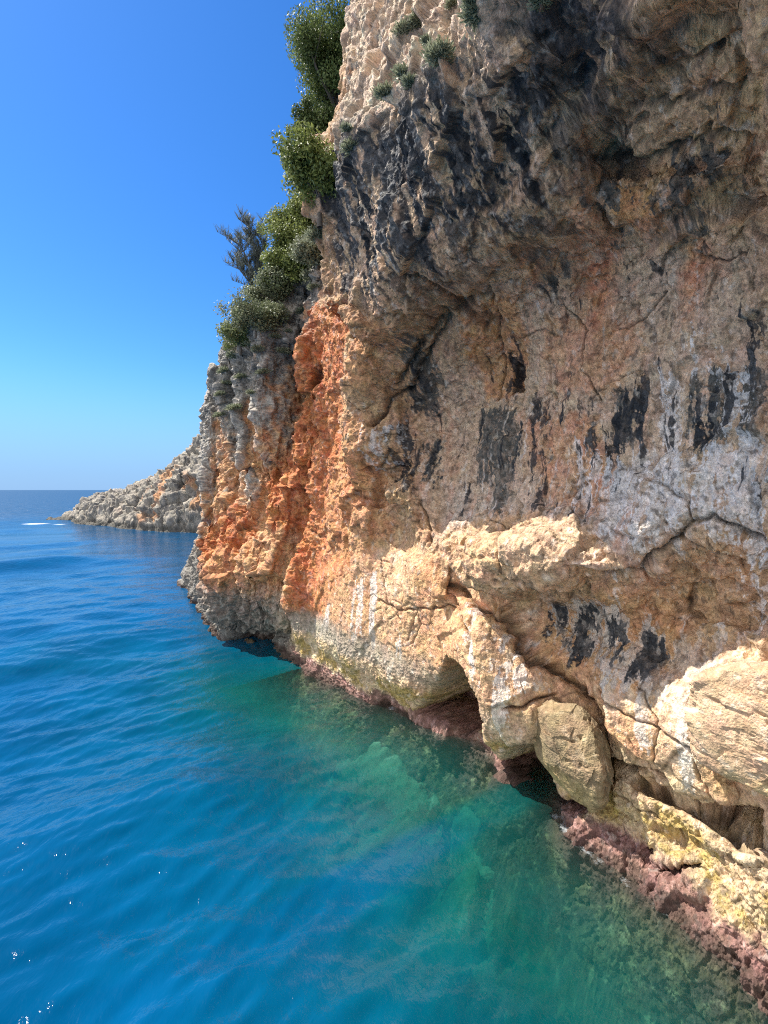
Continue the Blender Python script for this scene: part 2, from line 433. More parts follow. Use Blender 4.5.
lay(C(.40, .20, .09), ss(.05, .5, n1)*.6)
# recessed wall: greyer and pinker, upright streaks
lay(C(.50, .385, .285), R_B*(.7+.3*n2))
lay(C(.42, .375, .33), R_B*(1-ss(4.6, 5.6, Z+.5*n1))*.5)
lay(C(.52, .30, .19), R_B*ss(0, .4, vs+.4*n1)*.55)
lay(C(.36, .25, .17), R_B*ss(.1, .45, -vs+.5*n3)*.5)
# low slabs: warm pale
lay(C(.58, .36, .205), R_low*.85)
lay(C(.55, .31, .15), R_low*ss(-.1, .45, n2+.5*n1)*.7)
lay(C(.62, .50, .36), R_low*ss(.15, .55, -n2+vs*.6)*.7)
lay(C(.62, .41, .23), ceil_*.85)
lay(C(.42, .22, .10), ceil_*ss(.05, .4, n2+.3*n3)*.6)
# far buttress: orange in the hollows, grey karst outside
lay(C(.50, .27, .13), R_far*.9)
lay(C(.56, .38, .22), R_far*ss(0, .5, n2+.4*n3)*.8)
conv = (fc1*.5 + rg*.6 + g1*.5 + .5*n2)
greyw = R_far*ss(-.15, .5, conv + .26*(Z-8.0) + .10*(S-16.5) - .8*ss(14.8,13.2,S)*ss(12, 9, Z))
lay(C(.33, .315, .275), greyw*.92)
lay(C(.115, .115, .11), R_far*ss(.05, .45, n2+.1*(Z-7)+.4*fbm(S*1.5, Z*.6, 4, 3, 130))*.75)  # black mottling, spread wider to stand in for dark shadows on the buttress
lay(C(.46, .45, .40), greyw*ss(.2, .6, n3+.3*n2)*.7)
lay(C(.20, .19, .165), foot_far*.95)
lay(C(.33, .31, .27), foot_far*ss(0, .4, n3)*.7)

def stain(c, polys, amt=1.0, w=.05, jag=.1, drip=.16, tex=.0, lean=False, brk=0.):
    st = sAL if lean else vs2
    drip = drip*.6; w = w*.6
    s_ = S + (jag*n2*.6 + .05*n3).astype(F32); z_ = Z + (drip*st + jag*n3 + .03*n4).astype(F32)
    m = np.zeros(S.shape, F32)
    for p in polys:
        m = np.maximum(m, ss(-w, w, sd_poly(W(p), s_, z_, margin=.5)))
    if brk:      # broken into separate runs
        sdm = np.full(S.shape, -9, F32)
        for p in polys: sdm = np.maximum(sdm, sd_poly(W(p), s_, z_, margin=.7))
        m = ss(-.05, .08, np.clip(sdm/.22, -3, .55) + (2.2*vs3+1.2*n3+.5*n4)*brk)*(sdm > -.6)
    if tex: m = m*np.clip(1-tex*ss(-.15, .35, n3+.6*st), 0, 1)
    lay(c, m*amt)
    return m
RED = C(.45, .145, .045); ORA = C(.52, .26, .12); BLK = C(.022, .026, .032); GRN = C(.055, .066, .066); WHT = C(.64, .63, .62)
stain(RED, [[(317,365),(344,400),(340,435),(330,478),(332,517),(309,549),(293,525),(285,494),(297,467),(305,447),(309,408)], [(330,440),(365,450),(372,490),(350,530),(328,520)],
            [(235,514),(262,505),(258,545),(240,575),(222,603),(211,590),(211,545)],
            [(318,305),(342,308),(345,390),(330,385),(318,360)],
            [(300,545),(345,520),(352,560),(330,600),(305,640),(288,630),(300,590)]], .85, .15, .35, .3, .3)
stain(ORA, [[(340,440),(372,445),(380,500),(350,560),(325,560),(330,490)], [(215,560),(290,540),(300,640),(240,620),(205,600)], [(345,395),(368,420),(392,480),(395,530),(360,560),(340,540)], [(345,310),(385,330),(398,345),(370,380),(350,400)]], .75, .3, .35, .2, .3)
stain(ORA, [[(420,560),(470,560),(470,640),(440,690),(400,690),(418,640)], [(330,560),(372,580),(372,650),(318,640)]], .5, .2, .2, .1, .2)
stain(C(.50, .17, .06), [[(583,236),(612,230),(616,262),(610,300),(604,330),(590,318),(583,285),(575,260)], [(690,240),(712,245),(704,300),(696,318),(686,290)], [(583,168),(604,160),(602,222),(584,226)]], .75, .3, .3, .3, .45)
stain(C(.52, .25, .12), [[(546,320),(640,318),(640,350),(618,392),(560,395),(548,360)], [(520,420),(600,415),(600,520),(540,500)]], .55, .15, .3, .3, .3)
stain(C(.52, .24, .08), [[(455,300),(510,290),(512,400),(490,400),(462,350)], [(500,240),(560,240),(520,290)], [(616,187),(663,190),(660,232),(636,238),(616,215)]], .65, .1, .2, .3, .3)
stain(C(.46,.31,.19), [[(600,575),(650,568),(692,525),(768,510),(768,690),(700,655)]], .55, .15, .2, .1, .3)
# black and grey-green wet stains on the recessed wall
stain(GRN, [[(484,416),(497,408),(519,408),(517,443),(507,486),(501,521),(493,521),(491,494),(480,486),(480,447)],
            [(741,368),(768,372),(768,450),(748,445),(736,410)], [(690,375),(722,369),(728,447),(702,459),(687,459),(684,420)],
            [(398,350),(420,345),(446,378),(440,412),(418,412),(408,395)], [(546,266),(566,258),(566,275),(556,290)],
            [(418,446),(440,440),(436,480),(424,478)], [(592,168),(630,165),(640,200),(612,225),(596,210)], [(670,150),(720,142),(728,165),(690,200),(668,215),(664,180)],
            [(618,390),(642,400),(636,440),(616,450)]], .92, .05, .12, .25, .25, brk=.8)
stain(BLK, [[(628,396),(640,408),(636,425),(622,445),(614,467),(612,494),(607,486),(603,451),(612,440),(616,420)],
            [(527,398),(536,394),(544,400),(546,424),(538,428),(530,424)], [(560,418),(566,420),(565,434),(560,430)], [(582,398),(590,398),(588,412),(582,412)],
            [(690,395),(716,392),(718,440),(702,456),(688,452)], [(732,368),(741,368),(744,428),(736,432)], [(760,310),(770,310),(770,348),(760,345)],
            [(509,358),(523,358),(524,388),(516,400),(509,390)], [(758,470),(770,455),(770,508),(760,500)],
            [(585,596),(595,603),(593,639),(585,662),(573,662),(571,642),(577,619)], [(612,619),(630,616),(630,655),(618,668),(612,650)],
            [(644,635),(679,642),(675,666),(663,689),(667,705),(652,697),(636,678),(636,662)], [(546,600),(570,598),(570,616),(548,618)],
            [(398,428),(406,428),(407,486),(400,490)], [(386,430),(394,428),(396,480),(388,500)], [(430,446),(436,446),(434,480),(429,478)], [(462,470),(468,470),(470,500),(463,500)],
            [(535,608),(545,606),(546,640),(536,640)], [(680,648),(700,654),(722,668),(712,676),(690,664)],
            [(414,372),(424,378),(424,408),(415,408)]], .95, .05, .10, .3, .25, brk=.8)
stain(WHT, [[(628,486),(660,490),(664,520),(650,556),(630,560),(626,520)], [(634,455),(650,455),(652,472),(638,476)], [(598,459),(605,459),(604,572),(598,572)],
            [(683,455),(702,460),(702,517),(684,517)], [(728,372),(741,372),(742,432),(730,430)], [(698,330),(711,332),(710,374),(700,372)],
            [(742,525),(757,525),(752,655),(740,655)], [(718,635),(727,635),(727,672),(718,670)], [(752,500),(768,498),(768,530),(752,528)],
            [(574,440),(582,440),(584,500),(576,500)], [(380,430),(388,430),(386,470)], [(660,380),(685,378),(680,470),(662,470)], [(600,470),(768,440),(768,560),(690,520),(650,545),(600,540)]], .7, .07, .12, .2, .45, brk=1.3)
m_lowwall = stain(C(.50, .47, .43), [[(535,600),(600,596),(650,625),(722,665),(700,705),(665,705),(600,670),(556,640)]], .75, .08, .12, .3, .3, brk=.9)
stain(BLK, [[(585,596),(595,603),(593,639),(585,662),(573,662),(571,642),(577,619)], [(612,619),(630,616),(630,655),(618,668),(612,650)], [(555,602),(566,602),(566,640),(558,640)],
            [(644,635),(679,642),(675,666),(663,689),(667,705),(652,697),(636,678),(636,662)]], .95, .05, .10, .3, .25, brk=.8)
# thin runs below the seep line of the recessed wall
drz = ss(.0, .5, samp(BASE, S, Z)*0 + (Z-(5.0+.10*(6-S))) )*(1-ss(.9, 1.6, Z-(5.0+.10*(6-S))))
lay(BLK, R_B*ss(.30, .38, vs3+.25*n3+.16*drz)*.9)
lay(C(.60, .575, .54), R_B*(1-R_low)*ss(.16, .4, -vs3+.3*n3-.05*(Z-4))*.55)
# white runs on the lit slabs
stain(C(.72,.68,.62), [[(358,580),(364,580),(360,640),(354,640)], [(368,575),(373,575),(374,650),(369,650)], [(500,625),(512,640),(505,720),(499,730),(496,680)], [(470,600),(482,606),(478,680),(472,660)],
            [(395,640),(402,640),(404,700),(396,690)], [(640,690),(650,692),(655,745),(645,745)], [(684,700),(690,705),(700,760),(690,780)], [(668,680),(676,690),(672,730)], [(326,610),(332,600),(326,630),(318,640)],
            [(520,640),(532,645),(530,690),(522,690)]], .65, .05, .08, .3, .3, brk=.7)
stain(C(.54, .35, .20), [[(440,540),(480,520),(540,512),(590,525),(625,560),(590,600),(520,610),(460,590)]], .75, .12, .2, .1, .25)
stain(C(.52, .36, .23), [[(640,690),(690,640),(768,625),(768,700),(700,700),(680,780),(650,740)]], .6, .12, .2, .1, .3)
# the nose: dark blue-grey water streaks, pale ribs between
dk = R_A*ss(-.04, .05, sAL + .25*n2 + .16*soft([(335,140),(400,100),(470,50),(530,10),(600,20),(590,80),(540,110),(480,140),(420,190),(400,250),(350,260),(333,200)], .5) - .04)
lay(C(.42,.30,.20), R_A*.7)
lay(C(.60, .47, .35), R_A*ss(.03, .5, -sAL+.4*n3)*.6)
lay(C(.045, .055, .065), dk*.92)
lay(C(.20, .21, .21), dk*ss(.1, .5, n3+.3*n4)*.6)
stain(C(.04, .05, .065), [[(525,-20),(660,-20),(645,18),(620,30),(600,38),(588,68),(594,92),(576,95),(568,60),(545,45),(528,28)]], .9, .12, .25, .3, .25)
stain(BLK, [[(473,117),(482,117),(494,187),(514,230),(508,230),(488,190)], [(503,78),(514,78),(524,125),(514,125)], [(500,139),(508,141),(545,185),(556,205),(550,208),(538,190)], [(530,96),(546,98),(548,112),(534,114)],
            [(478,205),(484,211),(494,273),(488,273)], [(430,39),(440,42),(410,187),(398,187)], [(393,156),(402,158),(456,281),(448,281)], [(420,140),(430,140),(448,200),(436,200)],
            [(332,150),(345,148),(344,220),(334,222)], [(336,240),(344,240),(348,295),(340,295)], [(450,150),(458,150),(470,210),(462,210)], [(418,170),(424,170),(436,250),(430,250)]], .9, .05, .14, .2, .2, True)
lay(BLK, R_A*(1-R_top)*ss(.14, .19, fbm(AP*7, AL*.5, D*2, 4, 161, .6)+.12*n3)*.95)
# lit top of the nose: pale karst with orange and lichen
lay(C(.60, .46, .33), R_top*.8)
lay(C(.50, .24, .10), R_top*ss(.25, .5, n2+.3*n1)*.8)
lay(C(.17, .18, .17), R_top*ss(.0, .35, n3+.4*n2-.1)*.75)
lay(C(.40, .43, .33), R_top*ss(.2, .5, fbm(X_*3, Y_*3, Z_*3, 3, 140))*.6)
# general weathering
up = np.clip(Nf[..., 2], 0, 1)
lay(C(.30, .30, .27), ss(.35, .8, up)*ss(8.5, 10, Z)*.5)
lay(C(.17, .16, .14), foot_far*.85)
lay(C(.31, .29, .25), foot_far*ss(0, .4, n3)*.7)
# bands at the foot: grey, ochre weed, pink crust, dark below water
hz = Z + .22*n2 + .10*n3
nearft = 1-ss(12.6, 14.2, S)
lay(C(.46, .385, .25), (1-ss(1.25, 1.75, hz+.07*(S-6)*0))*nearft*.75*(1-ss(10.5,9,S)*.35))
lay(C(.22, .215, .19), ss(.95,1.15,hz)*(1-ss(1.5, 1.8, hz))*ss(5,9,S)*nearft*.6)
lay(C(.34, .24, .075), ss(.30, .45, hz)*(1-ss(.85, 1.1, hz))*nearft*ss(-.15, .2, n2+.3*n3)*.9)
lay(C(.19, .10, .085), (1-ss(.24, .38, hz+.1*n2))*nearft*.92)
lay(C(.38, .23, .20), (1-ss(.24, .38, hz+.1*n2))*nearft*ss(.05, .4, n3+.4*n4)*.6)
lay(C(.07, .045, .035), (1-ss(-.02, .16, Z+.04*n3))*.9)
lay(C(.13, .10, .05), (1-ss(-.35, -.05, Z))*ss(-.2, .2, n2)*.8)
lay(C(.24, .21, .12), (1-ss(-.5, -.1, Z))*ss(.05, .4, n3+.3*n2)*.7)
# darker colour along crevices and cracks
lay(C(.09, .07, .05), np.exp(-(e4/.03)**2)*.35*(1-foot)*(1-.5*R_low)*ss(-.1,.2,n2))
lay(C(.06, .045, .035), (np.exp(-(e1/.02)**2)*.5*gate1+np.exp(-(e2/.02)**2)*.4*gate2)*(1-foot))
for P_, dp, w in CW:
    dist = d_line(P_, S+JS, Z+JZ)
    lay(C(.05, .04, .03), np.exp(-(dist/w/.55)**2)*.7)
lay(C(.07, .06, .05), ss(.22, .34, fbm(X_*10, Y_*10, Z_*8, 3, 151))*.55*(1-.4*R_low))
lay(C(.66, .60, .52), ss(.27, .4, fbm(X_*8, Y_*8, Z_*6, 3, 157))*ss(0, .3, Z)*(.32-.22*R_far))
col *= (1.12+.40*n3+.50*n4)[..., None]
# soil and low scrub on the slope above
lay(C(.16, .15, .10), R_veg*ss(-.3, .3, n2)*.8)
lum = col.mean(-1, keepdims=True); col = lum+(col-lum)*1.0
col = np.clip(col, .004, .85)

# ------------------------------------------------------------------ object helpers
def tag(o, label=None, cat=None, group=None, kind=None):
    if label: o['label'] = label
    if cat: o['category'] = cat
    if group: o['group'] = group
    if kind: o['kind'] = kind
    return o

def mesh_np(name, V, Fc, mat, colr=None, smooth=True, attrs=None, parent=None):
    me = bpy.data.meshes.new(name)
    V = np.ascontiguousarray(V, F32).reshape(-1, 3); Fc = np.ascontiguousarray(Fc, np.int32)
    k = Fc.shape[1]
    me.vertices.add(len(V)); me.vertices.foreach_set('co', V.ravel())
    me.loops.add(Fc.size); me.loops.foreach_set('vertex_index', Fc.ravel())
    me.polygons.add(len(Fc)); me.polygons.foreach_set('loop_start', np.arange(0, Fc.size, k, dtype=np.int32))
    me.polygons.foreach_set('loop_total', np.full(len(Fc), k, np.int32))
    me.polygons.foreach_set('use_smooth', np.full(len(Fc), smooth))
    if colr is not None:
        a = me.color_attributes.new('Col', 'FLOAT_COLOR', 'POINT')
        a.data.foreach_set('color', np.c_[colr.reshape(-1, 3), np.ones(len(V))].astype(F32).ravel())
    for an, av in (attrs or {}).items():
        a = me.attributes.new(an, 'FLOAT', 'POINT'); a.data.foreach_set('value', np.ascontiguousarray(av, F32).ravel())
    me.update(calc_edges=True)
    me.materials.append(mat)
    o = bpy.data.objects.new(name, me); COL.objects.link(o)
    if parent is not None: o.parent = parent
    return o

def grid_faces(nr, nc, flip=False, wrap=False):
    i = np.arange(nr*nc).reshape(nr, nc)
    if wrap: i = np.c_[i, i[:, :1]]
    a, b, c, d = i[:-1, :-1], i[:-1, 1:], i[1:, 1:], i[1:, :-1]
    f = np.stack([a, b, c, d] if not flip else [a, d, c, b], -1)
    return f.reshape(-1, 4)

def new_mat(name):
    m = bpy.data.materials.new(name); m.use_nodes = True
    nt = m.node_tree; nt.nodes.clear()
    out = nt.nodes.new('ShaderNodeOutputMaterial')
    def nd(t, ins=None, **kw):
        n = nt.nodes.new(t)
        for k, v in kw.items(): setattr(n, k, v)
        for k, v in (ins or {}).items():
            if isinstance(v, bpy.types.NodeSocket): nt.links.new(v, n.inputs[k])
            else: n.inputs[k].default_value = v
        return n
    return m, nt, out, nd

def rock_mat(name, bscale=1.0, bstr=.6, rough=.88, spec=.25, varsc=9):
    m, nt, out, nd = new_mat(name)
    at = nd('ShaderNodeAttribute', attribute_name='Col')
    tc = nd('ShaderNodeTexCoord')
    co = tc.outputs['Object']
    a = nd('ShaderNodeTexNoise', {'Vector': co, 'Scale': varsc*bscale, 'Detail': 8, 'Roughness': .65})
    b = nd('ShaderNodeTexNoise', {'Vector': co, 'Scale': 55*bscale, 'Detail': 5, 'Roughness': .6})
    v = nd('ShaderNodeTexVoronoi', {'Vector': co, 'Scale': 26*bscale}, feature='DISTANCE_TO_EDGE')
    ra = nd('ShaderNodeMapRange', {0: a.outputs[0], 1: .3, 2: .7, 3: .6, 4: 1.35})
    rb = nd('ShaderNodeMapRange', {0: b.outputs[0], 1: .3, 2: .7, 3: .75, 4: 1.22})
    mu = nd('ShaderNodeMath', {0: ra.outputs[0], 1: rb.outputs[0]}, operation='MULTIPLY')
    mc = nd('ShaderNodeVectorMath', {0: at.outputs['Color'], 1: mu.outputs[0]}, operation='MULTIPLY')
    # hue drift
    h = nd('ShaderNodeTexNoise', {'Vector': co, 'Scale': 3.1*bscale, 'Detail': 6, 'Roughness': .7})
    hr = nd('ShaderNodeMapRange', {0: h.outputs[0], 1: .35, 2: .65, 3: .485, 4: .512})
    hs = nd('ShaderNodeHueSaturation', {'Hue': hr.outputs[0], 'Color': mc.outputs[0]})
    a2 = nd('ShaderNodeMath', {0: a.outputs[0], 1: .09}, operation='MULTIPLY')
    b2 = nd('ShaderNodeMath', {0: b.outputs[0], 1: .03}, operation='MULTIPLY')
    v2 = nd('ShaderNodeMath', {0: v.outputs['Distance'], 1: .03}, operation='MULTIPLY')
    s1 = nd('ShaderNodeMath', {0: a2.outputs[0], 1: b2.outputs[0]}, operation='ADD')
    s2 = nd('ShaderNodeMath', {0: s1.outputs[0], 1: v2.outputs[0]}, operation='ADD')
    bp = nd('ShaderNodeBump', {'Strength': bstr, 'Distance': 1.0/bscale, 'Height': s2.outputs[0]})
    p = nd('ShaderNodeBsdfPrincipled', {'Base Color': hs.outputs[0], 'Roughness': rough, 'Specular IOR Level': spec, 'Normal': bp.outputs[0]})
    nt.links.new(p.outputs[0], out.inputs[0])
    return m

M_rock = rock_mat('rock')
cliff = mesh_np('cliff', P, grid_faces(nz_, ns_), M_rock, col)
tag(cliff, 'tall overhanging limestone cliff face with black streaks and an orange buttress', 'cliff', kind='structure')

def wallpoint(s, z):
    i = int(np.clip(np.searchsorted(sv, s), 0, ns_-1)); j = int(np.clip(np.searchsorted(zv, z), 0, nz_-1))
    return P[j, i].astype(float), Nf[j, i].astype(float)

# ------------------------------------------------------------------ boulders
def boulder(name, px, py, d, rt, rn, rz, seed, colr, label, tilt=0., sq=2.6, top=None):
    s0, z0 = px_off(px, py, d)
    c = np.array([T[0]*s0+N[0]*(D0-d), T[1]*s0+N[1]*(D0-d), z0])
    nr, nc = 420, 700
    ph = np.linspace(-math.pi/2+.004, math.pi/2-.004, nr)[:, None]; th = np.linspace(0, 2*math.pi, nc, endpoint=False)[None]
    ux = np.cos(ph)*np.cos(th); uy = np.cos(ph)*np.sin(th); uz = np.sin(ph)+0*th
    rb_ = np.random.default_rng(seed)
    inv = np.zeros(ux.shape)
    for i in range(16):
        nv = rb_.normal(size=3); nv /= np.linalg.norm(nv); dd_ = rb_.uniform(.72, .95)
        inv += np.clip((ux*nv[0]+uy*nv[1]+uz*nv[2])/dd_, 0, None)**26
    inv += (np.abs(ux)**3+np.abs(uy)**3+np.abs(uz)**3)**(26/3)*.3
    k = inv**(-1/26)
    ct, st = math.cos(tilt), math.sin(tilt)
    a = ux*k*rt; b = uy*k*rn; z = uz*k*rz
    a, z = a*ct - z*st, a*st + z*ct
    V = np.stack([T[0]*a-N[0]*b, T[1]*a-N[1]*b, z], -1)
    U = V/np.linalg.norm(V, axis=-1)[..., None]
    x, y, w = (V[..., i]+seed*3.7 for i in range(3))
    _, e, fc, _ = voro(x*1.3, y*1.3, w*1.3, seed)
    _, e2_, fc_, _ = voro(x*3.6, y*3.6, w*3.2, seed+3)
    rg_ = ridged(x*2.4, y*2.4, w*2.4, 5, seed+7, .55); fb = fbm(x*1.2, y*1.2, w*1.2, 3, seed+2)
    st_ = ridged(x*1.5+w*1.2, y*1.5, w*6.5-x*2, 3, seed+9)
    pit = np.clip(fbm(x*5, y*5, w*8, 3, seed+30)-.22, 0, 1)
    dd = .07*fc+.04*fc_+.02*rg_+.05*fb+.008*st_+.016*ridged(x*9, y*9, w*11, 4, seed+5) - .25*pit
    V = V + U*(dd*min(rt, rz)*1.25)[..., None]
    nn2 = fbm(x*2, y*2, w*2, 5, seed+20, .6); nn3 = fbm(x*9, y*9, w*9, 4, seed+23, .6)
    cc = np.empty(V.shape, F32); cc[:] = colr[0]
    cc += (colr[1]-cc)*ss(-.1, .4, nn2)[..., None]*.8
    cc += (colr[2]-cc)*ss(.1, .45, nn3-nn2*.5)[..., None]*.7
    if top is not None: cc += (top-cc)*(ss(.1, .6, U[..., 2]+.4*nn2))[..., None]*.7
    cc += (C(.38,.28,.12)-cc)*(ss(-.35, -.8, U[..., 2]+.25*nn2))[..., None]*.6
    cc *= (1+.25*nn3)[..., None]
    o = mesh_np(name, V, np.concatenate([grid_faces(nr, nc, wrap=True)]), M_rock, np.clip(cc, .01, .85))
    o.location = c
    tag(o, label, 'boulder')
    return o
boulder('boulder', 571, 747, -.08, .62, .34, .68, 6, (C(.30,.215,.12), C(.22,.17,.10), C(.38,.30,.19)), 'rounded olive brown boulder wedged over a dark gap at the foot of the cliff', .12, 2.5)
boulder('boulder', 822, 744, -.2, 1.06, .72, .76, 9, (C(.54,.37,.23), C(.50,.30,.17), C(.60,.48,.36)), 'big smooth pinkish tan boulder at the right edge of the photo with layered pits', -.1, 2.7)

# ------------------------------------------------------------------ far headland
def headland():
    xs = np.linspace(-58, 6, int(800*RES)); ys = np.linspace(50, 100, int(560*RES))
    X, Y = np.meshgrid(xs, ys)
    fx = np.array([-60, -50, -46, -42, -38, -34, -30, -26, -22, -15, 10.]); fy = np.array([84, 77, 71.5, 68.5, 66, 63, 60.5, 58, 56, 53, 50.])
    foot_ = np.interp(X, fx, fy) + 2.2*fbm(X*.2, Y*.05, 3, 4, 201)
    top_ = np.interp(X, [-60, -53, -50, -47, -44, -41, -38.5, -36, -33, -30, -27, -24, -18, -8, 6], [-3, .9, 2.3, 3.1, 3.8, 4.0, 4.8, 6.0, 7.0, 8.6, 10.4, 13, 17, 22, 26])
    top_ = top_ + 1.2*fbm(X*.35, Y*.2, 9, 3, 203)
    dist = Y-foot_
    H = top_*(1-np.exp(-np.clip(dist, 0, 99)*(.26+.25*ss(-38, -46, X))))
    H = np.where(dist < 0, dist*.7, H)
    back = ss(7, 16, dist); H = H*(1-back*ss(-22,-40,X)) - 2*back*ss(-22,-40,X)
    Pb = np.stack([X, Y, H], -1); nb = normals(Pb); nb *= np.sign(nb[..., 2:3]+1e-6)
    nb = blur(nb, 3); nb /= np.linalg.norm(nb, axis=-1)[..., None]
    wv = .8*fbm(X*.2, Y*.2, H*.2, 3, 5)
    _, e_a, fa, ida = voro(X*.34+wv, Y*.34, H*.34, 31); _, e_b, fb_, _ = voro(X*.95+wv, Y*.95, H*.95, 37); _, e_c, fc_, _ = voro(X*2.4, Y*2.4, H*2.4, 39)
    rr = ridged(X*.35, Y*.35, H*.35, 5, 205, .55)
    dd = (.42*fa + .22*fb_ + .15*fc_ + 1.1*rr + .5*ridged(X*.5+H*.4, Y*.5, H*.9-X*.3, 4, 241, .6) - .5*np.exp(-(e_a/.06)**2) + .25*ridged(X*1.3, Y*1.3, H*1.3, 4, 209))*np.clip(.35+.3*H, .1, 1)
    Pb = Pb+nb*dd[..., None]
    a1 = fbm(X*.3, Y*.3, H*.3, 4, 215); a2 = fbm(X*1.4, Y*1.4, H*1.4, 4, 217, .6)
    c = np.empty(X.shape+(3,), F32); c[:] = C(.33, .295, .24)
    def ly(cc, m): c[:] = c+(cc-c)*np.clip(m, 0, 1)[..., None]
    ly(C(.46, .42, .35), ss(0.05, .5, a2)); ly(C(.17, .165, .15), ss(.0, .3, -a2+.2*a1)*.85)
    ly(C(.52, .28, .14), ss(.05, .3, a1+.35*a2)*ss(-38, -27, X)*.9)
    ly(C(.10, .095, .08), (1-ss(.4, 1.1, Pb[..., 2]+.3*a2))*.9)
    ly(C(.13, .16, .07), ss(10.5, 13, H+2*a1)*.7)
    ly(C(.05,.045,.04), np.exp(-(e_a/.04)**2)*.6)
    o = mesh_np('headland', Pb, grid_faces(*X.shape), rock_mat('headland_rock', .35, .6, varsc=14), np.clip(c, .01, .8))
    tag(o, 'low grey rocky headland running out into the sea beyond the cliff', 'headland', kind='structure')
headland()

# ------------------------------------------------------------------ seabed
def bed_z(x, y):
    out = D0-(N[0]*x+N[1]*y)
    sw = T[0]*x+T[1]*y
    z = -1.3-.72*np.clip(out, 0, 9) - .25*np.clip(out-6, 0, 60) - .5*np.clip(sw-13, 0, 14)
    return np.maximum(z, -14)
def seabed():
    u = np.sinh(np.linspace(-3.2, 3.2, 520))*3.2+1; v = np.sinh(np.linspace(-2.2, 4.0, 620))*2.2+7
    X, Y = np.meshgrid(u, v)
    zz = bed_z(X, Y)
    _, e_, f_, i_ = voro(X*.7+.3*fbm(X, Y, 0*X, 2, 3), Y*.7, 0*X, 51)
    zz = zz+.5*f_+.3*ridged(X*.6, Y*.6, 0*X, 4, 221)+.08*fbm(X*4, Y*4, 0*X, 3, 223)
    qx = X+.35*fbm(X*2.5, Y*2.5, 0*X, 3, 231); qy = Y+.35*fbm(X*2.5, Y*2.5, 3+0*X, 3, 233)
    a = fbm(qx*1.1, qy*1.1, 0*X, 4, 225); b = fbm(qx*3, qy*3, 0*X, 4, 227, .6)
    c = np.empty(X.shape+(3,), F32); c[:] = C(.20, .25, .17)
    def ly(cc, m): c[:] = c+(cc-c)*np.clip(m, 0, 1)[..., None]
    ly(C(.33, .38, .26), ss(.1, .5, b+.3*a)*.7); ly(C(.05, .055, .03), ss(.0, .4, -a+.6*b)*.7)
    ly(C(.50, .52, .42), ss(.15, .4, b)*.6)
    o = mesh_np('seabed', np.stack([X, Y, zz], -1), grid_faces(*X.shape), rock_mat('seabed_rock', .6, .5), np.clip(c, .01, .8))
    tag(o, 'weedy pale rock and sand under the clear shallow water', 'seabed', kind='structure')
seabed()

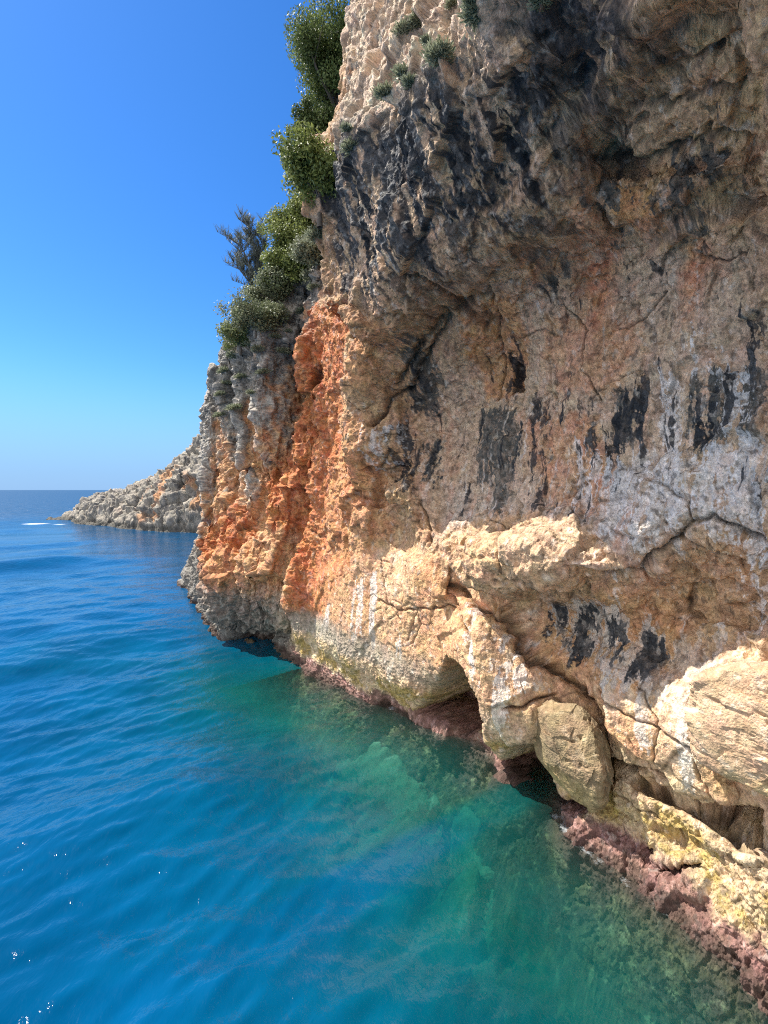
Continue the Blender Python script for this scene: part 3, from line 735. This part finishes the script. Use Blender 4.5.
# ------------------------------------------------------------------ sea
def sea():
    th = np.r_[np.linspace(-60, -43, 24, endpoint=False), np.linspace(-43, 43, int(900*min(RES*1.2,1)), endpoint=False), np.linspace(43, 60, 24, endpoint=False), np.linspace(60, 300, 70, endpoint=False)]
    th = np.radians(th)
    # rows: even steps in picture height for the near water
    ry = np.linspace(560, 2.2, int(640*min(RES*1.2,1)))
    r = np.r_[.4, 1.2, 2.2, 3.2, 480*5/ry, 1300, 1700, 2500, 4000, 7000, 14000, 30000, 60000]
    r = np.unique(r)
    Rr, Th = np.meshgrid(r, th, indexing='ij')
    X = Rr*np.sin(Th); Y = Rr*np.cos(Th)
    H = np.zeros(X.shape)
    dr = np.gradient(r)[:, None]+0*X
    rs = np.random.default_rng(5)
    for i in range(70):
        lam = .35*1.065**i
        ang = math.radians(rs.choice([132, 118, 100], p=[.5, .3, .2])+rs.normal()*13)
        k = 2*math.pi/lam
        amp = .0075*lam**.8*(1.15 if lam < 4 else .7)*rs.uniform(.5, 1.4)
        fade = np.clip((lam/dr-2.2)/2.5, 0, 1)
        w = .5*fbm(X*.11+i, Y*.11, 0*X, 2, 300+i % 7)
        phs = k*(X*math.cos(ang)+Y*math.sin(ang))+rs.uniform(0, 6.28)+w*2.2
        sn = np.sin(phs)
        H += amp*fade*(sn-.3*np.cos(2*phs))
    gust = .72+.5*fbm(X*.05, Y*.05, 0*X, 3, 320)
    out = D0-(N[0]*X+N[1]*Y)
    H *= gust*(.45+.55*ss(0, 5, out))
    far = ss(60, 130, Rr)
    s_w = T[0]*X+T[1]*Y
    dep = -bed_z(X, Y)+.35*fbm(X*.35, Y*.35, 0*X, 3, 331)
    dwall = samp(BASE, s_w, np.zeros_like(s_w))
    shore = np.clip(out-dwall, 0, 60)                      # metres from the rock at the water line
    shore = np.where((s_w > -14) & (s_w < 30), shore, 60)
    dep = np.minimum(dep, .08+shore*.8)
    dep = np.where(s_w > 12.5, np.maximum(dep, 2.0+.4*(s_w-12.5)), dep)
    dep = np.clip(dep, 0, 14)
    # foam where the swell breaks on the crust, and on the tip of the headland
    fm = np.zeros(X.shape)
    def spot(px, py, rad, a):
        nonlocal fm
        yy = 480*5/(py-HY); xx = (px-CX)/480*yy
        fm = np.maximum(fm, a*np.exp(-(((X-xx)/rad)**2+((Y-yy)/rad)**2)))
    for q_ in ((566,832,.2,.6),(578,842,.2,.62),(588,850,.22,.62),(600,860,.2,.55),(556,822,.15,.6),(625,880,.2,.5),(660,905,.2,.5),(700,930,.2,.5),(740,960,.2,.5),(500,782,.2,.4),(420,722,.3,.4),(350,696,.3,.35)):
        spot(*q_)
    for px in range(20, 62, 4): spot(px, 524.0, 1.3, 1.0)
    fm = np.maximum(fm, .60*np.exp(-(shore/.20)**2)*ss(0, .35, fbm(s_w*1.3, s_w*0+3, 0*X, 3, 341)+.05)*(s_w < 13))
    m, nt, out_, nd = new_mat('sea_water')
    tc = nd('ShaderNodeTexCoord'); co = tc.outputs['Object']
    ad = nd('ShaderNodeAttribute', attribute_name='depth'); af = nd('ShaderNodeAttribute', attribute_name='foam'); ar = nd('ShaderNodeAttribute', attribute_name='far')
    # ripples
    mp = nd('ShaderNodeMapping', {'Vector': co, 'Rotation': (0, 0, math.radians(-40)), 'Scale': (1.0, .6, 1)})
    w1 = nd('ShaderNodeTexNoise', {'Vector': mp.outputs[0], 'Scale': 5.0, 'Detail': 4, 'Roughness': .55, 'Distortion': .2})
    w2 = nd('ShaderNodeTexNoise', {'Vector': mp.outputs[0], 'Scale': .35, 'Detail': 6, 'Roughness': .62, 'Distortion': .2})
    m1 = nd('ShaderNodeMath', {0: w1.outputs[0], 1: .034}, operation='MULTIPLY')
    m2 = nd('ShaderNodeMath', {0: w2.outputs[0], 1: .9}, operation='MULTIPLY')
    m3 = nd('ShaderNodeMath', {0: m2.outputs[0], 1: ar.outputs['Fac']}, operation='MULTIPLY')
    hh = nd('ShaderNodeMath', {0: m1.outputs[0], 1: m3.outputs[0]}, operation='ADD')
    bp = nd('ShaderNodeBump', {'Strength': 1.0, 'Distance': 1.0, 'Height': hh.outputs[0]})
    # body colour: teal over the shallows, deep blue outside
    cr = nd('ShaderNodeValToRGB')
    dn = nd('ShaderNodeMath', {0: ad.outputs['Fac'], 1: 14.0}, operation='DIVIDE'); nt.links.new(dn.outputs[0], cr.inputs[0])
    e = cr.color_ramp.elements
    e[0].position = 0; e[0].color = (.008, .055, .045, 1); e[1].position = 1; e[1].color = (.0, .052, .128, 1)
    for p_, c_ in ((.12, (.0, .075, .072, 1)), (.17, (.0, .068, .095, 1)), (.25, (.0, .064, .135, 1)), (.38, (.0, .060, .150, 1))):
        x_ = e.new(p_); x_.color = c_
    pt = nd('ShaderNodeTexNoise', {'Vector': co, 'Scale': .55, 'Detail': 5, 'Roughness': .6})
    pr = nd('ShaderNodeMapRange', {0: pt.outputs[0], 1: .35, 2: .65, 3: .82, 4: 1.18})
    bc = nd('ShaderNodeVectorMath', {0: cr.outputs[0], 1: pr.outputs[0]}, operation='MULTIPLY')
    body = nd('ShaderNodeBsdfDiffuse', {'Color': bc.outputs[0]})
    # clear part: Beer-like tint by depth
    def beer(k):
        a = nd('ShaderNodeMath', {0: ad.outputs['Fac'], 1: -k}, operation='MULTIPLY')
        return nd('ShaderNodeMath', {0: a.outputs[0]}, operation='EXPONENT').outputs[0]
    tr = nd('ShaderNodeCombineColor', {0: beer(.62), 1: beer(.10), 2: beer(.16)})
    trn = nd('ShaderNodeBsdfTransparent', {'Color': tr.outputs[0]})
    op = nd('ShaderNodeMath', {0: 1.0, 1: beer(.6)}, operation='SUBTRACT')
    bo = nd('ShaderNodeMixShader', {0: op.outputs[0], 1: trn.outputs[0], 2: body.outputs[0]})
    gl = nd('ShaderNodeBsdfGlossy', {'Color': (1, 1, 1, 1), 'Roughness': .06, 'Normal': bp.outputs[0]})
    rgh = nd('ShaderNodeMapRange', {0: ar.outputs['Fac'], 3: .05, 4: .3}); nt.links.new(rgh.outputs[0], gl.inputs['Roughness'])
    fr = nd('ShaderNodeFresnel', {'IOR': 1.333, 'Normal': bp.outputs[0]})
    fcp = nd('ShaderNodeMapRange', {0: ar.outputs['Fac'], 3: .5, 4: .13})
    frm = nd('ShaderNodeMath', {0: fr.outputs[0], 1: fcp.outputs[0]}, operation='MINIMUM')
    wt = nd('ShaderNodeMixShader', {0: frm.outputs[0], 1: bo.outputs[0], 2: gl.outputs[0]})
    fo = nd('ShaderNodeBsdfDiffuse', {'Color': (.75, .8, .82, 1)})
    fn = nd('ShaderNodeTexNoise', {'Vector': co, 'Scale': 14, 'Detail': 8, 'Roughness': .8})
    fs = nd('ShaderNodeMath', {0: fn.outputs[0], 1: af.outputs['Fac']}, operation='ADD')
    ff = nd('ShaderNodeMapRange', {0: fs.outputs[0], 1: 1.0, 2: 1.4, 3: 0, 4: .8})
    # loose flecks of foam drifting on the surface
    vf = nd('ShaderNodeTexVoronoi', {'Vector': co, 'Scale': 2.4, 'Randomness': 1.0})
    vr = nd('ShaderNodeMapRange', {0: vf.outputs['Distance'], 1: .006, 2: .003, 3: 0, 4: .5})
    fd = nd('ShaderNodeMapRange', {0: ad.outputs['Fac'], 1: 3.5, 2: 6.5, 3: 1, 4: .12})
    vv = nd('ShaderNodeMath', {0: vr.outputs[0], 1: fd.outputs[0]}, operation='MULTIPLY')
    vm = nd('ShaderNodeMath', {0: ff.outputs[0], 1: vv.outputs[0]}, operation='MAXIMUM')
    fin = nd('ShaderNodeMixShader', {0: vm.outputs[0], 1: wt.outputs[0], 2: fo.outputs[0]})
    nt.links.new(fin.outputs[0], out_.inputs[0])
    o = mesh_np('sea', np.stack([X, Y, H], -1), grid_faces(*X.shape, wrap=True), m, None, True, {'depth': dep, 'foam': fm, 'far': far})
    tag(o, 'clear blue sea turning turquoise along the foot of the cliff', 'sea', kind='structure')
sea()

# ------------------------------------------------------------------ plants
def leaf_mat(name):
    m, nt, out, nd = new_mat(name)
    at = nd('ShaderNodeAttribute', attribute_name='Col')
    p = nd('ShaderNodeBsdfPrincipled', {'Base Color': at.outputs['Color'], 'Roughness': .55, 'Specular IOR Level': .3})
    t = nd('ShaderNodeBsdfTranslucent', {'Color': at.outputs['Color']})
    x = nd('ShaderNodeMixShader', {0: .3, 1: p.outputs[0], 2: t.outputs[0]})
    nt.links.new(x.outputs[0], out.inputs[0])
    return m
M_leaf = leaf_mat('leaf')
def bark_mat():
    m, nt, out, nd = new_mat('bark')
    tc = nd('ShaderNodeTexCoord')
    n = nd('ShaderNodeTexNoise', {'Vector': tc.outputs['Object'], 'Scale': 14, 'Detail': 6})
    r = nd('ShaderNodeValToRGB'); nt.links.new(n.outputs[0], r.inputs[0])
    r.color_ramp.elements[0].color = (.05, .04, .03, 1); r.color_ramp.elements[1].color = (.20, .17, .14, 1)
    p = nd('ShaderNodeBsdfPrincipled', {'Base Color': r.outputs[0], 'Roughness': .9})
    nt.links.new(p.outputs[0], out.inputs[0]); return m
M_bark = bark_mat()

def tube(pts_, rad, n=6):
    """vertices and faces of a tapering tube"""
    pts_ = np.array(pts_, float); V = []
    for i, p in enumerate(pts_):
        t = pts_[min(i+1, len(pts_)-1)]-pts_[max(i-1, 0)]; t /= np.linalg.norm(t)+1e-9
        a = np.cross(t, [0.3, .9, .1]); a /= np.linalg.norm(a)+1e-9; b = np.cross(t, a)
        for k in range(n):
            q = 2*math.pi*k/n; V.append(p+rad[i]*(a*math.cos(q)+b*math.sin(q)))
    Fc = [[i*n+k, i*n+(k+1) % n, (i+1)*n+(k+1) % n, (i+1)*n+k] for i in range(len(pts_)-1) for k in range(n)]
    return V, Fc

def branch_set(r_, size, height, nl, lean=(0, 0)):
    V, Fc, tips = [], [], []
    def add(p, rad):
        v, f = tube(p, rad); o = len(V); V.extend(v); Fc.extend([[a+o for a in q] for q in f])
    base = np.zeros(3); mid = np.array([lean[0]*.5, lean[1]*.5, height*.45])
    add([base-[0, 0, .3], base, mid*.5, mid], [size*.07, size*.055, size*.045, size*.035])
    for i in range(nl):
        a = 2*math.pi*i/nl+r_.uniform(-.4, .4); el = r_.uniform(.25, 1.2)
        d = np.array([math.cos(a)*math.cos(el), math.sin(a)*math.cos(el), math.sin(el)])
        L = size*r_.uniform(.55, .95)
        st = mid*r_.uniform(.35, 1)
        e_ = st+d*L*np.array([1, 1, height/size/1.4])+[lean[0]*.4, lean[1]*.4, 0]
        m_ = (st+e_)/2+r_.normal(size=3)*.08*size
        add([st, m_, e_], [size*.028, size*.018, size*.006]); tips.append(e_); tips.append((m_+e_)/2)
        for _ in range(2):
            s2_ = m_+(e_-m_)*r_.uniform(0, .8); e2_ = s2_+r_.normal(size=3)*size*.2
            add([s2_, (s2_+e2_)/2, e2_], [size*.012, size*.008, size*.003]); tips.append(e2_)
    return np.array(V), np.array(Fc), np.array(tips)

def leaves(r_, centres, rads, n, ls, c1, c2, aspect=.55, up=.3):
    k = r_.integers(0, len(centres), n)
    d = r_.normal(size=(n, 3)); d /= np.linalg.norm(d, axis=1)[:, None]
    rr = r_.random(n)**.45
    p = centres[k]+d*(rads[k]*rr)[:, None]*[1, 1, .75]
    nrm = d*.7+r_.normal(size=(n, 3))*.6+[0, 0, up]; nrm /= np.linalg.norm(nrm, axis=1)[:, None]
    a = np.cross(nrm, r_.normal(size=(n, 3))); a /= np.linalg.norm(a, axis=1)[:, None]; b = np.cross(nrm, a)
    L = ls*r_.uniform(.6, 1.3, n)[:, None]
    V = np.stack([p-a*L, p+b*L*aspect, p+a*L, p-b*L*aspect], 1)
    tone = r_.random(len(centres))[k]*.6+r_.random(n)*.4
    cc = c1+(c2-c1)*tone[:, None]
    cc = cc*r_.uniform(.75, 1.2, n)[:, None]
    return V.reshape(-1, 3), np.arange(4*n).reshape(-1, 4), np.repeat(cc, 4, axis=0)

def bush(name, s, z, size, height, n, ls, c1, c2, label, cat, seed, group=None, nl=9, lean=(0, 0), fluffy=.38, sink=.1):
    r_ = np.random.default_rng(seed)
    p, nn = wallpoint(s, z)
    root = bpy.data.objects.new(name, None); COL.objects.link(root)
    root.location = p-np.array([nn[0], nn[1], 0])*sink; root.empty_display_size = .2
    tag(root, label, cat, group)
    V, Fc, tips = branch_set(r_, size, height, nl, lean)
    mesh_np('trunk' if height > 1.5 else 'stem', V, Fc, M_bark, parent=root)
    rads = size*r_.uniform(.6, 1.25, len(tips))*fluffy
    V, Fc, cc = leaves(r_, tips, rads, n, ls, np.array(c1), np.array(c2))
    mesh_np('crown', V, Fc, M_leaf, cc, False, parent=root)
    return root

G1, G2 = (.05, .078, .022), (.23, .28, .09)      # glossy dark green
B1, B2 = (.07, .105, .025), (.30, .34, .10)       # bright green
Q1, Q2 = (.12, .14, .08), (.34, .36, .24)          # grey green
def at_px(px, py, depth=None):
    if depth is None: return px2w(px, py, None)
    x = (px-CX)/FPX*depth; zz = CH+(HY-py)/FPX*depth
    return T[0]*x+T[1]*depth, zz
BD = None
def foot_at(px, py):
    """the visible point of the finished rock face seen at a picture position, as wall coordinates"""
    global BD
    if BD is None:
        Q = P[::2, ::2].reshape(-1, 3); yy = np.maximum(Q[:, 1], .1)
        BD = (CX+FPX*Q[:, 0]/yy, HY-FPX*(Q[:, 2]-CH)/yy, Q[:, 1], S[::2, ::2].ravel(), Z[::2, ::2].ravel())
    for r0 in (2.5, 5, 9, 16):
        m = np.nonzero((np.abs(BD[0]-px) < r0) & (np.abs(BD[1]-py) < r0) & (BD[2] > 1))[0]
        if len(m): break
    k = m[np.argmin(BD[2][m])]
    return (float(BD[3][k]), float(BD[4][k]))
PL = [
 ('evergreen_tree', 17.9, 19.6, 2.5, 5.4, 61200, 0.056, G1, G2, 'tall dense dark green evergreen tree at the very top of the cliff edge', 'tree', .36),
 ('evergreen_tree', 18.2, 18.4, 1.3, 3.0, 21600, 0.052, G1, G2, 'dark green evergreen tree leaning over the sky just below the tallest tree', 'tree', .34),
 ('shrub', 17.7, 17.1, 1.25, 2.2, 18000, 0.048, G1, B2, 'small round mid green shrub tucked against the rock below the dark trees', 'shrub', .36),
 ('shrub', *foot_at(316,214), 1.0, 1.5, 14400, 0.044, B1, B2, 'bright yellow green shrub highest on the steep slope', 'shrub', .38),
 ('shrub', *foot_at(309,238), 1.15, 1.6, 18000, 0.044, B1, B2, 'bright green leafy shrub in the middle of the vegetated slope', 'shrub', .38),
 ('shrub', *foot_at(292,264), 1.15, 1.9, 18000, 0.044, G1, B2, 'broad dull green shrub beside the bare feathery tree', 'shrub', .36),
 ('shrub', *foot_at(314,268), .8, .9, 9000, 0.044, Q1, Q2, 'pale olive scrub below the bright shrub on the slope', 'shrub', .38),
 ('shrub', *foot_at(288,288), 1.0, 1.0, 13500, 0.044, B1, B2, 'low yellow green bush at the foot of the broad dull shrub', 'shrub', .38),
 ('shrub', *foot_at(268,304), 1.0, 1.0, 12600, 0.044, B1, Q2, 'grey green scrub bush at the foot of the bare feathery tree', 'shrub', .38),
 ('shrub', *foot_at(252,328), .95, .8, 10800, 0.041, B1, Q2, 'low green scrub on the shoulder where the buttress meets the sky', 'shrub', .38),
 ('shrub', *foot_at(236,348), .8, .6, 9000, 0.041, Q1, B2, 'small dull shrub lowest along the skyline of the buttress', 'shrub', .38),
]
for i, (nm, s_, z_, sz, hh, n, ls, c1, c2, lb, ct, fl) in enumerate(PL):
    bush(nm, s_, z_, sz, hh, n, ls, c1, c2, lb, ct, 100+i, fluffy=fl, nl=15)

def feather_tree(s, z):
    r_ = np.random.default_rng(77)
    p, nn = wallpoint(s, z)
    root = bpy.data.objects.new('feathery_tree', None); COL.objects.link(root); root.location = p
    tag(root, 'thin grey feathery tree standing bare against the sky at the edge of the slope', 'tree')
    V, Fc = [], []
    def add(q, rad, n=5):
        v, f = tube(q, rad, n); o = len(V); V.extend(v); Fc.extend([[a+o for a in k] for k in f])
    TW = []
    dirs = [(-.55, .1, 2.9), (-.9, -.1, 2.3), (-.25, .2, 2.6), (-1.1, .2, 1.5), (.1, -.1, 1.9)]
    for d in dirs:
        d = np.array(d); q = [np.zeros(3), d*.3+[0, 0, .1], d*.62+r_.normal(size=3)*.06, d]
        add(q, [.06, .045, .03, .008])
        for k in range(16):
            t = r_.uniform(.25, 1); st = d*t; e_ = st+np.array([r_.normal()*.28-.1, r_.normal()*.28, r_.uniform(.1, .6)])
            add([st, (st+e_)/2+r_.normal(size=3)*.03, e_], [.014, .009, .003], 4); TW.append((st, e_))
    mesh_np('trunk', np.array(V), np.array(Fc), M_bark, parent=root)
    VV = []; CC = []
    for st, e_ in TW:
        for k in range(70):
            b = st+(e_-st)*r_.uniform(.1, 1.1); v = np.array([r_.normal()*.10, r_.normal()*.10, r_.uniform(.05, .32)]); w = r_.normal(size=3)*.006
            VV += [b-w, b+w, b+v+w*.5, b+v-w*.5]; CC += [np.array([.13, .15, .13])*r_.uniform(.6, 1.4)]*4
    mesh_np('needles', np.array(VV), np.arange(len(VV)).reshape(-1, 4), M_leaf, np.array(CC), False, parent=root)
feather_tree(*foot_at(262, 300))

# small silvery cushions clinging to ledges
def tuft_mesh(seed):
    r_ = np.random.default_rng(seed); n = 900
    d = r_.normal(size=(n, 3)); d[:, 2] = np.abs(d[:, 2])*1.1+.15; d /= np.linalg.norm(d, axis=1)[:, None]
    L = r_.uniform(.35, 1, n)[:, None]*r_.choice([.6,.8,1.0], n)[:, None]; w = r_.normal(size=(n, 3)); w -= (w*d).sum(1)[:, None]*d; w /= np.linalg.norm(w, axis=1)[:, None]
    b = d*.25+r_.normal(size=(n,3))*.22*[1,1,.3]; V = np.stack([b-w*.02, b+w*.02, b+d*L*.6+w*.045, b+d*L*.6-w*.045], 1).reshape(-1, 3)
    cc = np.repeat(np.array(Q1)+(np.array(Q2)-np.array(Q1))*r_.random(n)[:, None], 4, axis=0)
    me = mesh_np('cliff_plant', V, np.arange(4*n).reshape(-1, 4), M_leaf, cc, False)
    return me
protos = [tuft_mesh(900+i) for i in range(4)]
spots = [(452,8),(470,4),(402,78),(410,84),(433,52),(425,45),(440,60),(398,70),(475,15),(540,2),(385,98),(345,132),(350,150),(420,18),(405,30),
         (300,250),(318,240),(290,262),(275,300),(262,318),(246,345),(232,360),(222,372),(240,380),(258,352),(275,340),(290,330),(300,310),(312,288),(222,395),(236,408),(218,418),(250,392),(262,375),(284,355),(228,384),(268,330),(306,275)]
first = {}
r_ = np.random.default_rng(3)
for i, (x, y) in enumerate(spots):
    k = i % 4
    o = protos[k] if k not in first else protos[k].copy()
    if k in first: COL.objects.link(o)
    first[k] = 1
    s_, z_ = foot_at(x, y)
    p, nn = wallpoint(s_, z_)
    o.location = p+nn*.02
    sc = r_.uniform(.10, .22)*(1.0 if x > 330 else 1.5)
    o.scale = (sc, sc, sc*.8); o.rotation_euler = (r_.uniform(-.3, .3), r_.uniform(-.3, .3), r_.uniform(0, 6.28))
    top = x > 330
    tag(o, 'small silvery green cushion plant clinging to the sunlit rock at the top of the overhang' if top else 'small grey green cushion plant clinging to the upper part of the far buttress',
        'plant', 'silvery plants on top of the overhang' if top else 'grey green plants on the far buttress')

# ------------------------------------------------------------------ light
SUN = -N*.34 + T*.48; sunv = np.array([SUN[0], SUN[1], .86]); sunv /= np.linalg.norm(sunv)
el = math.asin(sunv[2]); azm = math.atan2(sunv[0], sunv[1])       # azimuth clockwise from +Y
w = bpy.data.worlds.new('World'); SC.world = w; w.use_nodes = True
nt = w.node_tree; nt.nodes.clear()
sky = nt.nodes.new('ShaderNodeTexSky'); sky.sky_type = 'NISHITA'; sky.sun_disc = False
sky.sun_elevation = el; sky.sun_rotation = azm
sky.altitude = 0; sky.air_density = 1.0; sky.dust_density = .25; sky.ozone_density = 4.0
hs = nt.nodes.new('ShaderNodeHueSaturation'); hs.inputs['Saturation'].default_value = 1.25; hs.inputs['Hue'].default_value = .5
bg = nt.nodes.new('ShaderNodeBackground'); bg.inputs[1].default_value = .105
ow = nt.nodes.new('ShaderNodeOutputWorld')
nt.links.new(sky.outputs[0], hs.inputs['Color']); tcw = nt.nodes.new('ShaderNodeTexCoord'); sx = nt.nodes.new('ShaderNodeSeparateXYZ'); nt.links.new(tcw.outputs['Generated'], sx.inputs[0])
mt = nt.nodes.new('ShaderNodeVectorMath'); mt.operation = 'MULTIPLY'; nt.links.new(hs.outputs[0], mt.inputs[0]); mt.inputs[1].default_value = (.58, .80, 1.0)
hr = nt.nodes.new('ShaderNodeMapRange'); hr.inputs[1].default_value = -.02; hr.inputs[2].default_value = .27; hr.inputs[3].default_value = .9; hr.inputs[4].default_value = 0.
hr.interpolation_type = 'SMOOTHERSTEP'; nt.links.new(sx.outputs[2], hr.inputs[0])
hm = nt.nodes.new('ShaderNodeMix'); hm.data_type = 'RGBA'; nt.links.new(hr.outputs[0], hm.inputs[0]); nt.links.new(mt.outputs[0], hm.inputs[6]); hm.inputs[7].default_value = (1.4, 2.6, 4.6, 1)
# added bright patch of sky behind the viewer, fills the shaded wall
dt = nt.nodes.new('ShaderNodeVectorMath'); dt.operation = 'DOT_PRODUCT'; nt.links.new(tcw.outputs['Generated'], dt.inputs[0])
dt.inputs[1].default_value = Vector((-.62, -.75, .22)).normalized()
sky_fill = nt.nodes.new('ShaderNodeMapRange'); sky_fill.interpolation_type = 'SMOOTHSTEP'; nt.links.new(dt.outputs['Value'], sky_fill.inputs[0])
sky_fill.inputs[1].default_value = .25; sky_fill.inputs[2].default_value = 1.0; sky_fill.inputs[3].default_value = 0; sky_fill.inputs[4].default_value = 1
h2 = nt.nodes.new('ShaderNodeMix'); h2.data_type = 'RGBA'; nt.links.new(sky_fill.outputs[0], h2.inputs[0]); nt.links.new(hm.outputs[2], h2.inputs[6]); h2.inputs[7].default_value = (7.6, 7.4, 7.3, 1)
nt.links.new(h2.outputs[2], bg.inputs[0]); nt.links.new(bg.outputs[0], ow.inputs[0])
sd = bpy.data.lights.new('sun', 'SUN'); sd.energy = 5.0; sd.angle = math.radians(.53); sd.color = (1, .95, .87)
so = bpy.data.objects.new('sun', sd); COL.objects.link(so)
so.rotation_euler = Vector(sunv).to_track_quat('Z', 'Y').to_euler(); so.location = (-20, 0, 40)
SC.view_settings.view_transform = 'Standard'; SC.view_settings.look = 'None'; SC.view_settings.gamma = 1; SC.view_settings.exposure = 0.95
SC.cycles.filter_width = 1.1
SC.cycles.max_bounces = 8; SC.cycles.transparent_max_bounces = 12; SC.cycles.diffuse_bounces = 4
SC.cycles.use_denoising = False; SC.cycles.use_adaptive_sampling = False
SC.cycles.sample_clamp_indirect = 3; SC.cycles.sample_clamp_direct = 6
